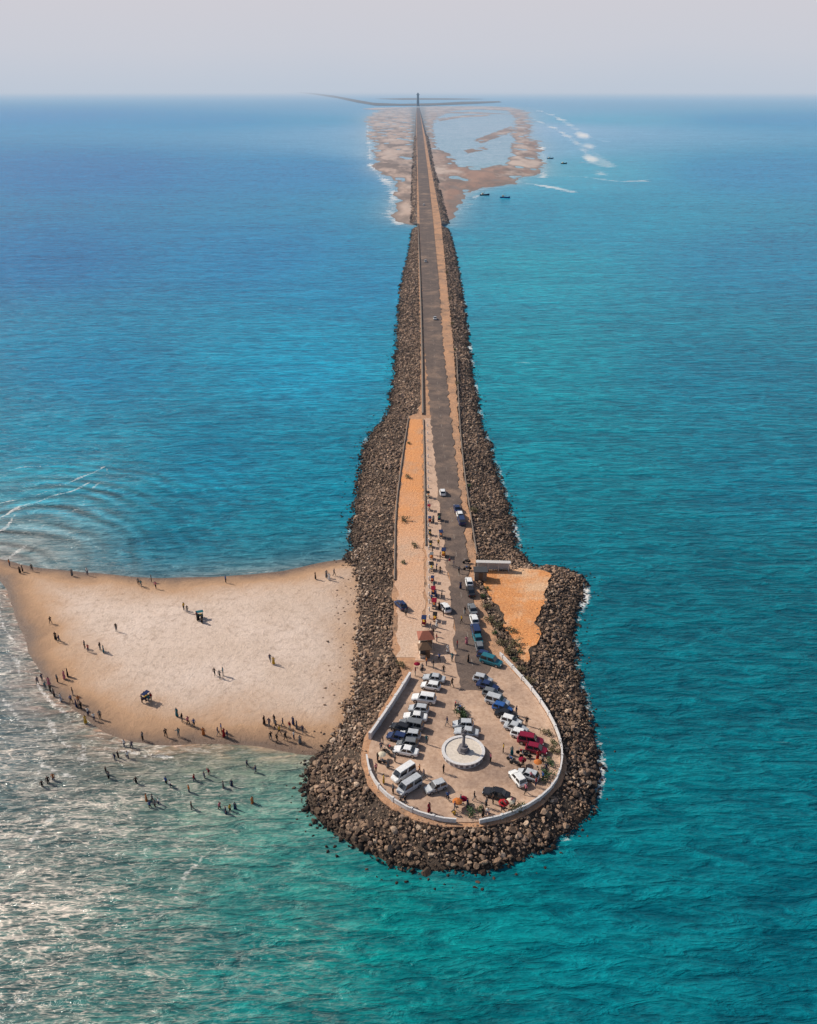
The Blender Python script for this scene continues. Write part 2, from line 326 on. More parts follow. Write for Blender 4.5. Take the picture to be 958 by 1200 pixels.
# water ------------------------------------------------------------
ys=[-300,-150,-60,0,25]+list(np.arange(40,240,.6)); y=240
while y<3500: ys.append(y); y*=1.006
while y<200000: ys.append(y); y*=1.04
s=np.concatenate([[-8,-4,-2,-1.2,-.85,-.65],np.linspace(-.52,.52,400),[.65,.85,1.2,2,4,8]])
YY=np.array(ys); Wd=np.maximum(YY+60,60)
X=Wd[:,None]*s[None,:]; Y=np.repeat(YY[:,None],len(s),1)
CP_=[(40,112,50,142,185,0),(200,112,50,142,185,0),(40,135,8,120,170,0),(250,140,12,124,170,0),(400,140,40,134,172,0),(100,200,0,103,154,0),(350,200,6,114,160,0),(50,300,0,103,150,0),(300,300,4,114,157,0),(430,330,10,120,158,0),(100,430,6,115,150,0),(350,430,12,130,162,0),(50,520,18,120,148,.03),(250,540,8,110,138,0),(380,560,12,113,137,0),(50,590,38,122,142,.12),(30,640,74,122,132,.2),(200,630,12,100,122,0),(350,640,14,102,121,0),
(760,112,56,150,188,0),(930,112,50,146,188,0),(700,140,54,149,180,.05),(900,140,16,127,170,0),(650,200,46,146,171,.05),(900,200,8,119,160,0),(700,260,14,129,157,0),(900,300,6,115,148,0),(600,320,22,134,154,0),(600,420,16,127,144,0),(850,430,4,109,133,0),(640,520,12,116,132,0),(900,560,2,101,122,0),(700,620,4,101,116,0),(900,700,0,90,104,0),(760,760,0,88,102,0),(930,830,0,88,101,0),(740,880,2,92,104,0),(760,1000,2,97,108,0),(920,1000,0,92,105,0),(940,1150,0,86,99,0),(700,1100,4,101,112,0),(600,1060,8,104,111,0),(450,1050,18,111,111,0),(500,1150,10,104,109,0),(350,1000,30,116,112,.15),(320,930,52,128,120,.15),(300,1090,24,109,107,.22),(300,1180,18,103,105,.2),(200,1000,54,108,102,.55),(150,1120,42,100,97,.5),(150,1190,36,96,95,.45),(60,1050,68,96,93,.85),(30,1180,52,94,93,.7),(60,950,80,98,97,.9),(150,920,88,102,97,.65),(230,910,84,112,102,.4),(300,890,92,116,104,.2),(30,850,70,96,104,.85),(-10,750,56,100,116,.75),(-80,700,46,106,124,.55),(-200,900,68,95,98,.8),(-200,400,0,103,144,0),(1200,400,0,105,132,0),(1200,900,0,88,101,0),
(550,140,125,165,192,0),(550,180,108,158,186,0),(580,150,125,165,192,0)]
pc=np.array(CP_,float); gx,gy=[],[]
for u,v,*_ in CP_:
    a,b_=G(u,v); gx.append(a); gy.append(b_)
gx=np.array(gx);gy=np.array(gy)
tr=lambda x,y:(x/(np.maximum(y,-20)+60),np.log(np.maximum(y,-20)+60)*.55)
px_,py_=tr(gx,gy); qx,qy=tr(X,Y)
cols=np.array([s2l(c[2:5]) for c in CP_])
num=np.zeros(X.shape+(3,)); den=np.zeros(X.shape); sn=np.zeros(X.shape)
for i in range(len(CP_)):
    w=1/((qx-px_[i])**2+(qy-py_[i])**2+2.4e-3)**1.8
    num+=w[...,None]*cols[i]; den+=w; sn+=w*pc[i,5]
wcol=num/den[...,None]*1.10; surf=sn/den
lum=wcol@np.array([.25,.6,.15]); wcol=np.clip(lum[...,None]+(wcol-lum[...,None])*1.08,0.001,1)
sb=sdist(X,Y,BEACH)+vnoise(X,Y,8,5)*1.4
near=np.exp(-np.maximum(-sb,0)/5)*(Y<260)
tan=np.array(s2l((150,126,100)))
tipx,tipy=G(10,650)
tip=np.exp(-(((X-tipx)/18)**2+((Y-tipy)/14)**2))*.38
kk=np.maximum(near*np.where(Y<147,.8,.3),tip)[...,None]
wcol=wcol*(1-kk)+tan*kk
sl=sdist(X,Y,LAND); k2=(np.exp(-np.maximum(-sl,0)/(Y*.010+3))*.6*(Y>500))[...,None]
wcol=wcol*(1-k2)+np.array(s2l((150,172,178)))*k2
# foam lines
foam=np.zeros(X.shape)
def fl(pts,w,st,closed=False,smo=2,wob=.5):
    global foam
    p=smooth_poly(GL(pts,0),smo,closed); d=np.maximum(seg_dist(X+vnoise(X,Y,5,13)*wob,Y+vnoise(X,Y,6,14)*wob,p,closed)+vnoise(X,Y,w*5,3)*w*.5,0)
    foam=np.maximum(foam,st*(.88+.24*vnoise(X,Y,w*7+2,11))*np.exp(-(d/w)**2))
low=[(-40,655),(-8,700),(8,735),(24,770),(46,806),(75,838),(104,866),(150,884),(200,888)]
fl(low,.8,.68); fl([(u-14,v+8) for u,v in low[:7]],.7,.66,wob=1.2); fl([(u-34,v+14) for u,v in low[:7]],.8,.62,wob=1.5); fl([(u-60,v+26) for u,v in low[:8]],.8,.60,wob=1.5)
fl([(405,655),(370,661),(330,667),(280,672),(230,677),(180,678),(130,673),(80,668),(40,662)],.5,.56)
for pts,w,st in (([(-20,612),(10,603),(30,592),(55,582),(80,576),(104,566)],.8,.78),([(-30,572),(0,558),(22,550),(44,548),(62,544)],.75,.74),([(-10,584),(30,573),(60,570),(95,560),(128,546)],.7,.66),([(-10,632),(6,612),(24,598),(50,586),(80,574)],.75,.70),([(60,614),(85,600),(108,578),(128,550)],.7,.60),([(5,655),(30,636),(56,616)],.7,.62),([(-10,595),(25,584),(60,573)],.6,.66)):
    fl(pts,w,st,wob=1.5)
fl([(102,868),(108,890),(90,905),(70,950),(40,980)],.7,.64,wob=1); fl([(0,1100),(60,1040),(110,1000),(150,980)],.7,.58,wob=1.8); fl([(0,900),(40,870),(60,850)],.7,.62,wob=1.2); fl([(60,870),(40,920),(10,950)],.7,.60,wob=1.5)
fl([(80,880),(150,905),(230,915),(300,905)],.5,.54,wob=1); fl([(0,1190),(120,1120),(200,1060),(240,1000)],.7,.54,wob=1.8); fl([(0,1150),(60,1110),(90,1080)],.7,.58,wob=1.8); fl([(120,960),(170,1000),(210,980)],.5,.54,wob=1.5)
fl([(585,1110),(600,1106),(610,1104)],.6,.64,smo=1)
# refracted, uneven wavelets off the tip of the spit
cx,cy=G(-60,700); rr0=np.hypot((X-cx),(Y-cy)*.85); tx,ty=G(66,598)
ph=rr0+vnoise(X,Y,17,3)*2.4+vnoise(X,Y,6,5)*.6
arc=np.sin(2*np.pi*ph/(4.4))*.7+np.sin(2*np.pi*(ph*1.37+vnoise(X,Y,11,8)*2)/4.1+1)*.4
aw=np.exp(-(((X-tx)/30)**2+((Y-ty)/26)**2))*(sb<0)*np.clip(.8+.7*vnoise(X,Y,12,12),.2,1.3)
wcol*=np.clip(1+.8*arc*aw,.25,2.0)[...,None]; foam=np.maximum(foam,np.clip(arc-.55,0,1)*np.clip(aw*1.4-.3,0,1)*1.0*(X<tx+4))
for pts,w,st in (([(618,126),(650,135),(682,155),(690,172),(712,195)],20,.68),([(626,140),(650,150),(672,163),(690,182),(706,205)],13,.66),([(640,206),(690,207),(718,213),(755,212)],9,.62),([(605,213),(640,218),(672,225)],9,.68),([(634,172),(640,195),(636,208)],10,.66),([(690,160),(712,166)],12,.58),([(680,190),(700,192),(716,196)],11,.64),([(470,262),(455,250),(464,222),(436,198),(434,180),(430,150),(434,136)],7,.70),([(540,246),(560,228),(604,219)],5,.66),([(735,215),(760,210)],7,.58)):
    fl(pts,w,st,wob=6)
do=seg_dist(X,Y,OUT); fr=np.exp(-(np.maximum(do-.4,0)/1.1)**2)*np.where(X>10,.62,.48)*(Y<640)*(0.80+.40*vnoise(X,Y,7,6)); foam=np.maximum(foam,fr)
ok=np.ones(X.shape,bool)
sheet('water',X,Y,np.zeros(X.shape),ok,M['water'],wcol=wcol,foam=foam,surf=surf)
# beach ------------------------------------------------------------
xs=np.arange(-115,5,.7); yv=np.arange(85,190,.7); bx,by=np.meshgrid(xs,yv)
bz=beach_h(bx,by); sheet('beach',bx,by,bz,bz>-.15,M['beach'])
# flats ------------------------------------------------------------
RD=[(126,488.8,491.3),(150,488.7,495),(200,490,501.5),(262,492,508),(330,494.5,514.5),(400,497,519),(500,506,529.5),(600,516,542),(700,529,553),(780,536,572),(810,538,574)]
yr=[560]
while yr[-1]<5600: yr.append(yr[-1]*1.0045)
yr=np.array(yr); sr=np.linspace(-.09,.19,300)
fx=yr[:,None]*sr[None,:]; fy=np.repeat(yr[:,None],len(sr),1); fz=flats_h(fx,fy)
side=np.clip((fx/fy-.02)*40,0,1)
rc=sorted([(G((l+r)/2,py)[1],G((l+r)/2,py)[0]) for py,l,r in RD])
xr_=np.interp(fy,[a[0] for a in rc],[a[1] for a in rc]); veg=np.exp(-((fx-xr_)/(6+fy*.009))**2)
sheet('sand_flats',fx,fy,fz,fz>-.3,M['flats'],side=side,veg=veg)
def flat_poly(name,pts,z,mat,kind='structure',smo=0):
    p=pts if smo==0 else smooth_poly(pts,smo)
    bm=bmesh.new(); vs=[bm.verts.new((x,y,z)) for x,y in p]; f=bm.faces.new(vs)
    lo=[bm.verts.new((x,y,z-.6)) for x,y in p]; n=len(p)
    for i in range(n): bm.faces.new((vs[i],lo[i],lo[(i+1)%n],vs[(i+1)%n]))
    bmesh.ops.triangulate(bm,faces=[f]); bmesh.ops.recalc_face_normals(bm,faces=bm.faces)
    me=bpy.data.meshes.new(name); bm.to_mesh(me); bm.free()
    return add(name,me,mat,kind=kind)
flat_poly('distant_coast',GL([(345,107.6),(368,109),(392,112),(415,116.3),(438,120.4),(470,121.6),(510,120.9),(540,119.2),(585,118.5),(588,119.6),(560,121.2),(500,123.6),(440,123.4),(418,119.8),(395,114.8),(370,110.9),(352,108.7)],3),3,M['scrub'])
flat_poly('distant_coast',GL([(425,127.5),(440,126.2),(466,125.6),(480,126.2),(470,127.2),(440,128.6)],1.5),1.5,M['flats'])
flat_poly('distant_coast',GL([(440,115.6),(480,114.8),(530,115.2),(570,116),(530,116.6),(470,116.8)],3),3,M['scrub'])
flat_poly('distant_coast',GL([(500,126.6),(540,125.8),(590,126.8),(616,129.5),(600,129.6),(560,127.8),(520,127.8)],1.5),1.5,M['flats'])
# embankment ---------------------------------------------------------
xs=np.arange(-24,48,.8); yv=np.arange(66,640,.8); ex,ey=np.meshgrid(xs,yv)
ez,edo,edi=emb_h(ex,ey)
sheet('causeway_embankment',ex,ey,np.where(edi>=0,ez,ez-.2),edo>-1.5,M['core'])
def ribbon(name,rows,zs,mat):
    v=[];f=[];n=len(rows[0])-1
    for r in rows:
        for k in range(n):
            x,y=G(r[k+1],r[0],zs[k]); v.append((x,y,zs[k]))
    for i in range(len(rows)-1):
        for k in range(n-1): f.append((i*n+k,i*n+k+1,(i+1)*n+k+1,(i+1)*n+k))
    return add(name,new_mesh(name,v,f),mat,kind='structure')
BK=[(262,481,489,518,527),(225,482,488.5,511,517.5),(200,483,488.5,506,510.5),(160,485.5,488,499,502),(135,487.2,488.2,493.4,495),(126,488.2,488.8,491.5,492.2)]
ribbon('causeway_bank',BK,[-.3,2.3,2.3,-.3],M['bank'])
ribbon('road_verge',[(r[0],r[2]+.1,r[3]-.3) for r in BK],[2.4,2.4],M['base'])
# surfaces on top ---------------------------------------------------------
flat_poly('causeway_top',rag(PL1,.35,1.5,3),ZT-.05,M['base'])
flat_poly('sand_platform',rag(PL2,.9,.8,5),ZT-.01,M['sand_orange'])
flat_poly('sand_strip',rag(GL([(480.5,491),(495.3,491),(496.7,600),(498.3,700),(497,745),(488,770),(466,768),(465,680),(466,600),(474,540)],ZT),.5,.8,6),ZT-.01,M['sand_strip'])
flat_poly('pavement',rag(GL([(498,490),(507,490),(517,600),(530,700),(536,775),(486,775),(498,745),(500,700),(499,600)],ZT),.35,1.0,7),ZT+.02,M['shoulder'])
plaza=[(490,772),(586,772),(600,786),(624,812),(644,842),(656,872),(657,898),(648,922),(626,942),(594,957),(560,964),(520,963),(484,953),(455,936),(438,914),(431,890),(434,868),(456,834),(478,796)]
flat_poly('plaza_paving',GL(plaza,ZT),ZT+.05,M['plaza'],smo=1)
rl=[G(l,py,ZT+.08) for py,l,r in RD]; rr=[G(r,py,ZT+.08) for py,l,r in RD]
flat_poly('road',rag(rl[4:]+rr[4:][::-1],.55,1.0,9),ZT+.08,M['road'])
ribbon('road',[(r[0],r[1],r[2]) for r in RD[:5]],[ZT+.08]*2,M['road'])
cl=[G((l+r)/2,py,ZT+.1) for py,l,r in RD[3:10]][::-1]
mb=MB()
for a,b_ in zip(cl[:-1],cl[1:]):
    a=Vector(a);b_=Vector(b_); d=b_-a; L=d.length; d.normalize(); nrm=Vector((-d.y,d.x))*.06; t=0
    while t+2<L:
        p=a+d*t;q=a+d*(t+2)
        mb.quad((p.x-nrm.x,p.y-nrm.y,ZT+.09),(p.x+nrm.x,p.y+nrm.y,ZT+.09),(q.x+nrm.x,q.y+nrm.y,ZT+.09),(q.x-nrm.x,q.y-nrm.y,ZT+.09)); t+=8
add('road_marking',mb.mesh('road_marking'),M['marking'],kind='structure')
# walls --------------------------------------------------------------------
def wall_mesh(name,pts,th,h,z0,posts=0,cap=0.06,smo=1):
    p=[Vector(a) for a in (smooth_poly(pts,smo,False) if smo else pts)]
    v=[];f=[];n=len(p); ct=min(.12,h*.25)
    prof=[(-th/2,0),(-th/2,h-ct),(-th/2-cap,h-ct),(-th/2-cap,h),(th/2+cap,h),(th/2+cap,h-ct),(th/2,h-ct),(th/2,0)]
    K=len(prof)
    for i in range(n):
        d=(p[min(i+1,n-1)]-p[max(i-1,0)]).normalized(); nn=Vector((-d.y,d.x))
        for o,z in prof: v.append((p[i].x+nn.x*o,p[i].y+nn.y*o,z0+z))
    for i in range(n-1):
        for k in range(K-1): f.append((i*K+k,i*K+k+1,(i+1)*K+k+1,(i+1)*K+k))
    f.append(tuple(range(K))); f.append(tuple((n-1)*K+k for k in reversed(range(K))))
    mb=MB(); mb.v=v; mb.f=f
    if posts:
        acc=0
        for i in range(n-1):
            d=p[i+1]-p[i]; L=d.length; t=posts-acc
            while t<=L:
                q=p[i]+d*(t/L); mb.box((q.x,q.y,z0+h/2+.04),(th+.16,th+.16,h+.12),math.atan2(d.y,d.x)); t+=posts
            acc=(acc+L)%posts
    return mb.mesh(name)
def wall(name,pts,th,h,mat,label,posts=0,z=ZT,cat='wall',cap=.06,smo=1):
    return add(name,wall_mesh(name,GL(pts,z),th,h,z,posts,cap,smo),mat,label=label,category=cat)
wall('boundary_wall',[(481,794),(470,812),(456,834),(434,866)],.3,1.15,M['white'],'white painted low wall edging the parking plaza',3.2,cap=.04)
wall('boundary_wall',[(430,888),(433,905),(442,922),(458,938),(484,953),(515,962),(535,964)],.16,.7,M['white'],'curved white low wall around the turning circle',3.2,cap=.04)
wall('boundary_wall',[(562,965),(594,958),(628,942),(650,922),(659,898),(658,872),(646,842),(626,812),(602,785),(586,768)],.16,.7,M['white'],'curved white low wall between plaza and rocks',3.2,cap=.04)
wall('parapet_wall',[(496.5,492),(498,560),(499,640)],.2,.35,M['stonewall'],'low stone parapet between sand strip and pavement',0,cap=.02)
wall('parapet_wall',[(490,262),(492.5,330),(494.5,400),(495.5,486)],.4,.65,M['stonewall'],'long low stone parapet beside the road',0,cap=.04)
wall('retaining_wall',[(479,490),(471,540),(463.5,600),(462.5,680)],.2,.3,M['stonewall'],'dark stone retaining wall beside the sand strip',0,cap=.02)
wall('retaining_wall',[(535.5,420),(539,500),(544,550),(551,600),(559,650)],.22,.3,M['stonewall'],'low stone edging above the boulders',0,cap=.02)
# ---------------------------------------------------------------- rocks
def ico(sub):
    bm=bmesh.new(); bmesh.ops.create_icosphere(bm,subdivisions=sub,radius=1); v=np.array([q.co[:] for q in bm.verts]); f=np.array([[q.index for q in a.verts] for a in bm.faces]); bm.free(); return v,f
def variants(iv,n):
    out=[]
    for k in range(n):
        v=iv.copy()
        for _ in range(10):   # planar cuts make angular quarried blocks
            nn=rng.normal(size=3); nn/=np.linalg.norm(nn); d=rng.uniform(.42,.8); s_=v@nn; v-=np.maximum(s_-d,0)[:,None]*nn
        v*=rng.uniform(.65,1.3,3); out.append(v)
    return np.array(out)
ivH,iFH=ico(2); ivL,iFL=ico(1); vH=variants(ivH,16); vL=variants(ivL,16)
def scatter(x0,x1,y0,y1,sp,jit=.5):
    xs=np.arange(x0,x1,sp); ysx=np.arange(y0,y1,sp); a,b_=np.meshgrid(xs,ysx)
    a=a+rng.uniform(-jit,jit,a.shape)*sp; b_=b_+rng.uniform(-jit,jit,a.shape)*sp
    return a.ravel(),b_.ravel()
allc=[]
for (y0,y1,sp,r0,r1) in ((66,200,.42,.15,.48),(200,340,.57,.22,.58),(340,640,.86,.34,.78)):
    a,b_=scatter(-24,48,y0,y1,sp); h,do,di=emb_h(a,b_)
    kp=(do>-.7+.5*rng.random(len(a)))&(di<-.05+.8*(rng.random(len(a))<.2)); a,b_,h,do,di=a[kp],b_[kp],h[kp],do[kp],di[kp]
    r=r0+(r1-r0)*rng.random(len(a))**2.0
    r=np.where(rng.random(len(a))<.03,r1*1.35,r)
    r=np.minimum(r,np.maximum(.22,.24-di*.6))
    z=np.where(do>0,h,0)-.03+rng.uniform(-.12,.18,len(a))+vnoise(a,b_,2.6,4)*.32
    z=np.where(di>-.2,np.minimum(z,2.45),z)
    allc.append(np.stack([a,b_,z,r],1))
a,b_=scatter(-24,48,70,330,1.1); h,do,di=emb_h(a,b_); kp=(do<-.2)&(do>-3.0)&(rng.random(len(a))<.38); a,b_=a[kp],b_[kp]
bh=beach_h(a,b_); allc.append(np.stack([a,b_,np.maximum(bh,0)-.05,rng.uniform(.15,.38,len(a))],1))
far=[]
for i in range(len(BK)-3):
    A,B=BK[i],BK[i+1]
    for sidek in(0,1):
        n=[600,600,420][i]
        for _ in range(n):
            t=random.random(); q=random.random()
            pA=(Vector(G(A[1+2*sidek],A[0])),Vector(G(A[2+2*sidek],A[0]))); pB=(Vector(G(B[1+2*sidek],B[0])),Vector(G(B[2+2*sidek],B[0])))
            p=pA[0].lerp(pA[1],q).lerp(pB[0].lerp(pB[1],q),t); zz_=2.2*(q if sidek==0 else 1-q)
            far.append((p.x,p.y,zz_,random.uniform(.6,1.3)*(1+.4*i)))
allc.append(np.array(far))
R=np.concatenate(allc)
def rockgeo(R,vars_):
    n=len(R); k=rng.integers(0,len(vars_),n); V=vars_[k]
    q=rng.normal(size=(n,4)); q/=np.linalg.norm(q,axis=1)[:,None]; w,x,y,z=q.T
    Rm=np.stack([1-2*(y*y+z*z),2*(x*y-z*w),2*(x*z+y*w),2*(x*y+z*w),1-2*(x*x+z*z),2*(y*z-x*w),2*(x*z-y*w),2*(y*z+x*w),1-2*(x*x+y*y)],1).reshape(n,3,3)
    V=np.einsum('nij,nvj->nvi',Rm,V)*R[:,3][:,None,None]; V[:,:,2]*=.8
    pal=np.array([(.27,.175,.115),(.185,.12,.082),(.37,.25,.17),(.115,.08,.058),(.225,.155,.115),(.48,.35,.25)])
    patch=np.clip(.95+.25*vnoise(R[:,0],R[:,1],11,21),.65,1.3)
    c=pal[rng.choice(6,n,p=[.27,.25,.15,.14,.14,.05])]*(rng.uniform(.8,1.2,n)*patch)[:,None]
    sandy=((R[:,0]<-8)&(R[:,1]>100)&(R[:,1]<165)&(R[:,2]>.5)&(rng.random(n)<.28)); c=np.where(sandy[:,None],np.array([.48,.36,.27])*rng.uniform(.8,1.1,n)[:,None],c)
    wet=np.clip((R[:,2]-.05)/.75,0.2,1); c=c*wet[:,None]
    return V,c
dist=np.sqrt(R[:,0]**2+R[:,1]**2+(H-R[:,2])**2); key=-(R[:,3]/dist)*np.where(R[:,1]<100,1,.2)
order=np.argsort(key); ind=order[:300]; rest=order[300:]
def rock_obj(name,Vs,Cs,iF,nv,**k):
    n=len(Vs)
    f=(iF[None]+np.arange(n)[:,None,None]*nv).reshape(-1,3)
    me=new_mesh(name,Vs.reshape(-1,3),f)
    a=me.color_attributes.new('stone','FLOAT_COLOR','POINT'); d=np.ones((n*nv,4)); d[:,:3]=np.repeat(Cs,nv,0); a.data.foreach_set('color',d.ravel())
    return add(name,me,M['rock'],**k)
V,Cc=rockgeo(R[ind],vH)
for j,i in enumerate(ind):
    rock_obj('boulder',V[j:j+1],Cc[j:j+1],iFH,len(ivH),loc=tuple(R[i,:3]),label='angular brown-grey armour boulder piled at the water edge',category='boulder',group='boulders armouring the causeway')
V,Cc=rockgeo(R[rest],vL)
rock_obj('rock_armour',V+R[rest,:3][:,None,:],Cc,iFL,len(ivL),kind='stuff',label='mass of angular boulders lining both sides of causeway',category='rocks')
# ---------------------------------------------------------------- vehicles
def car_parts(L,W,Hb,Hr,cab,topc,wh=.32,boot=None):
    hw=W/2; xf,xr=L/2,-L/2; hood=Hb-.10
    st=[(xf,.30,Hb*.60,.70),(xf-.12,.24,Hb*.76,.88),(xf-.5,.2,hood*.93,.98),(cab[0]+.02,.2,Hb,1),(0,.2,Hb,1.01),(cab[1]-.02 if cab[1]-.1>xr+.3 else xr+.35,.2,Hb,1),(xr+.12,.24,(boot or Hb)*.97,.92),(xr,.32,(boot or Hb)*.8,.78)]
    mb=MB()
    for x,zb,zt,ws in st:
        w=hw*ws; mb.v+=[(x,-w*.9,zb),(x,-w,zb+.14),(x,-w,zt-.2),(x,-w*.86,zt),(x,w*.86,zt),(x,w,zt-.2),(x,w,zb+.14),(x,w*.9,zb)]
    for i in range(len(st)-1):
        for k in range(8): mb.f.append((i*8+k,i*8+(k+1)%8,(i+1)*8+(k+1)%8,(i+1)*8+k))
    mb.f.append(tuple(range(8))); mb.f.append(tuple((len(st)-1)*8+k for k in reversed(range(8))))
    wb=hw*.9; wt=hw*.72; n=len(mb.v); zb=Hb-.03
    B=[(cab[0],-wb,zb),(cab[0],wb,zb),(cab[1],wb,zb),(cab[1],-wb,zb)]; T=[(topc[0],-wt,Hr),(topc[0],wt,Hr),(topc[1],wt,Hr),(topc[1],-wt,Hr)]
    mb.v+=B+T; mb.f+=[(n+4,n+5,n+6,n+7)]+[(n+i,n+(i+1)%4,n+4+(i+1)%4,n+4+i) for i in range(4)]
    for sgn in(-1,1): mb.box((cab[0]-.25,sgn*(hw+.07),Hb+.02),(.12,.16,.12))
    body=mb.mesh('body',.05,False,2)
    def pane(p0,p1,p2,p3,a=.05,b0=.06,b1=.10,off=.012):
        p=[Vector(q) for q in (p0,p1,p2,p3)]; nn=(p[1]-p[0]).cross(p[3]-p[0]).normalized()
        bl=lambda s,t:(p[0]*(1-s)+p[1]*s)*(1-t)+(p[3]*(1-s)+p[2]*s)*t
        q=[bl(a,b0),bl(1-a,b0),bl(1-a,1-b1),bl(a,1-b1)]
        c0=Vector((0,0,Hb*.8))
        if nn.dot(q[0]-c0)<0: nn=-nn
        return [tuple(x+nn*off) for x in q]
    ws=MB().quad(*pane(B[0],B[1],T[1],T[0])).mesh('windshield')
    rw=MB().quad(*pane(B[2],B[3],T[3],T[2])).mesh('rear_window')
    out=[('body',body,'PAINT'),('windshield',ws,M['glass']),('rear_window',rw,M['glass'])]
    for A in ((B[0],B[3],T[3],T[0]),(B[1],B[2],T[2],T[1])):
        p0,p1,p2,p3=[Vector(q) for q in A]; m0=(p0+p1)/2; m1=(p3+p2)/2
        mbq=MB(); mbq.quad(*pane(p0,m0,m1,p3,.08)); mbq.quad(*pane(m0,p1,p2,m1,.08)); out.append(('side_window',mbq.mesh('side_window'),M['glass']))
    ty=MB().lathe([(wh*.7,-.1),(wh,-.09),(wh,.09),(wh*.7,.1)],16,axis='y').mesh('tyre'); rm=MB().lathe([(wh*.62,-.105),(wh*.66,0),(wh*.62,.105)],10,axis='y').mesh('rim')
    for sx_ in(1,-1):
        for sy_ in(1,-1): out.append(('wheel',ty,M['tyre'],(sx_*L*.31,sy_*(hw-.06),wh),0,[('rim',rm,M['rim'])]))
    hl=MB().box((0,0,0),(.10,.34,.15)).mesh('headlight',.03)
    for sy_ in(1,-1):
        out.append(('headlight',hl,M['lamp'],(xf-.07,sy_*hw*.6,Hb*.64))); out.append(('tail_light',hl,M['tail'],(xr+.06,sy_*hw*.62,Hb*.72)))
    return out
CT={'hatch':car_parts(3.8,1.68,.92,1.48,(.95,-1.75),(.30,-1.40)),
'sedan':car_parts(4.4,1.72,.92,1.44,(.95,-1.50),(.30,-.90)),
'suv':car_parts(4.6,1.85,1.08,1.80,(1.05,-2.15),(.55,-1.95),.37),
'van':car_parts(4.5,1.75,1.1,1.95,(1.75,-2.2),(1.1,-2.12),.35)}
LB={'hatch':'hatchback','sedan':'saloon car','suv':'sport utility vehicle','van':'passenger van'}
def car(kind,colr,u,v,head,where,name='parked_car',grp='cars parked around the plaza'):
    x,y=G(u,v,ZT+.5)
    parts=[(p[0],p[1],PM[colr] if p[2]=='PAINT' else p[2],*p[3:]) for p in CT[kind]]
    return thing(name,parts,(x,y,ZT+.07),math.radians(head),f'{colr} {LB[kind]} {where}','car' if kind!='van' else 'van',grp,scale=.86)
lw='parked on the paving near the white wall'
for k,c,u,v,h in [('sedan','silver',509,795,168),('hatch','white',505,804,166),('suv','white',497,819,164),('hatch','silver',491,831,166),('sedan','white',487,840,168),('hatch','black',470,853,158),('suv','grey',482,850,164),('hatch','navy',466,864,160),('hatch','silver',481,861,166),('sedan','white',476,880,166),('hatch','grey',478,871,168),
 ('van','white',473,907,225),('van','silver',480,922,220),('hatch','silver',511,922,208)]:
    car(k,c,u,v,h+random.uniform(-4,4),lw)
for k,c,u,v,h in [('hatch','silver',566,796,-24),('sedan','navy',572,804,-26),('hatch','grey',577,813,-26),('suv','silver',583,822,-26),('hatch','blue',589,830,-26),('sedan','black',594,838,-26),('hatch','white',599,845,-28),('sedan','silver',605,853,-28),('hatch','white',611,861,-28),('suv','maroon',622,868,-16),('hatch','maroon',629,878,-20),('hatch','white',607,912,118),('hatch','silver',619,908,150),('sedan','black',582,930,160),('hatch','silver',543,849,175),('sedan','silver',547,858,172)]:
    car(k,c,u,v,h+random.uniform(-4,4),'parked in the row on the plaza')
for k,c,u,v,h in [('suv','teal',576,775,-30),('hatch','navy',570,769,-26),('hatch','grey',562,757,95),('sedan','teal',560,748,95),('suv','navy',558,739,94),('hatch','white',556,726,95),('sedan','grey',554,714,95),('sedan','black',552,693,94),('hatch','white',550,682,93),('suv','navy',541,610,93),('hatch','white',539,603,93),('sedan','navy',536,596,93),('hatch','white',522,712,110)]:
    car(k,c,u,v,h+random.uniform(-3,3),'parked along the road edge',grp='cars parked along the road')
for k,c,u,v,h in [('hatch','white',519,577,92),('sedan','silver',510,373,92),('sedan','silver',499,306,91),('hatch','white',497,240,91),('hatch','navy',470,709,120)]:
    car(k,c,u,v,h,'standing on the causeway road' if u!=470 else 'standing on the pale sand strip','car',None)
# motorbike ------------------------------------------------------------
tb=MB().lathe([(.2,-.05),(.3,-.04),(.3,.04),(.2,.05)],14,axis='y').mesh('wheel')
fr_=MB().box((0,0,.5),(.75,.1,.22)).box((.5,0,.68),(.08,.08,.62)).box((-.1,0,.38),(.4,.22,.24)).mesh('frame',.02)
tk=MB().box((.18,0,.78),(.42,.24,.2),0,.8).mesh('fuel_tank',.04); se=MB().box((-.32,0,.78),(.6,.24,.1)).mesh('saddle',.03); hb=MB().box((.48,0,1.0),(.06,.66,.05)).mesh('handlebar')
def bike(u,v,h,c):
    x,y=G(u,v,ZT); thing('motorcycle',[('frame',fr_,M['dark']),('fuel_tank',tk,PM[c]),('saddle',se,M['tyre']),('handlebar',hb,M['steel']),('wheel',tb,M['tyre'],(.62,0,.3)),('wheel',tb,M['tyre'],(-.62,0,.3))],(x,y,ZT+.05),math.radians(h),f'{c} motorcycle parked on the plaza paving','motorcycle','motorcycles on the plaza')
for i,(u,v) in enumerate([(534,829),(537,831),(540,833),(543,835),(538,837),(458,880),(454,884),(600,893),(604,897),(450,896),(612,884),(616,888),(548,668),(547,660)]): bike(u,v,80+i*9,['red','black','blue','black','grey'][i%5])
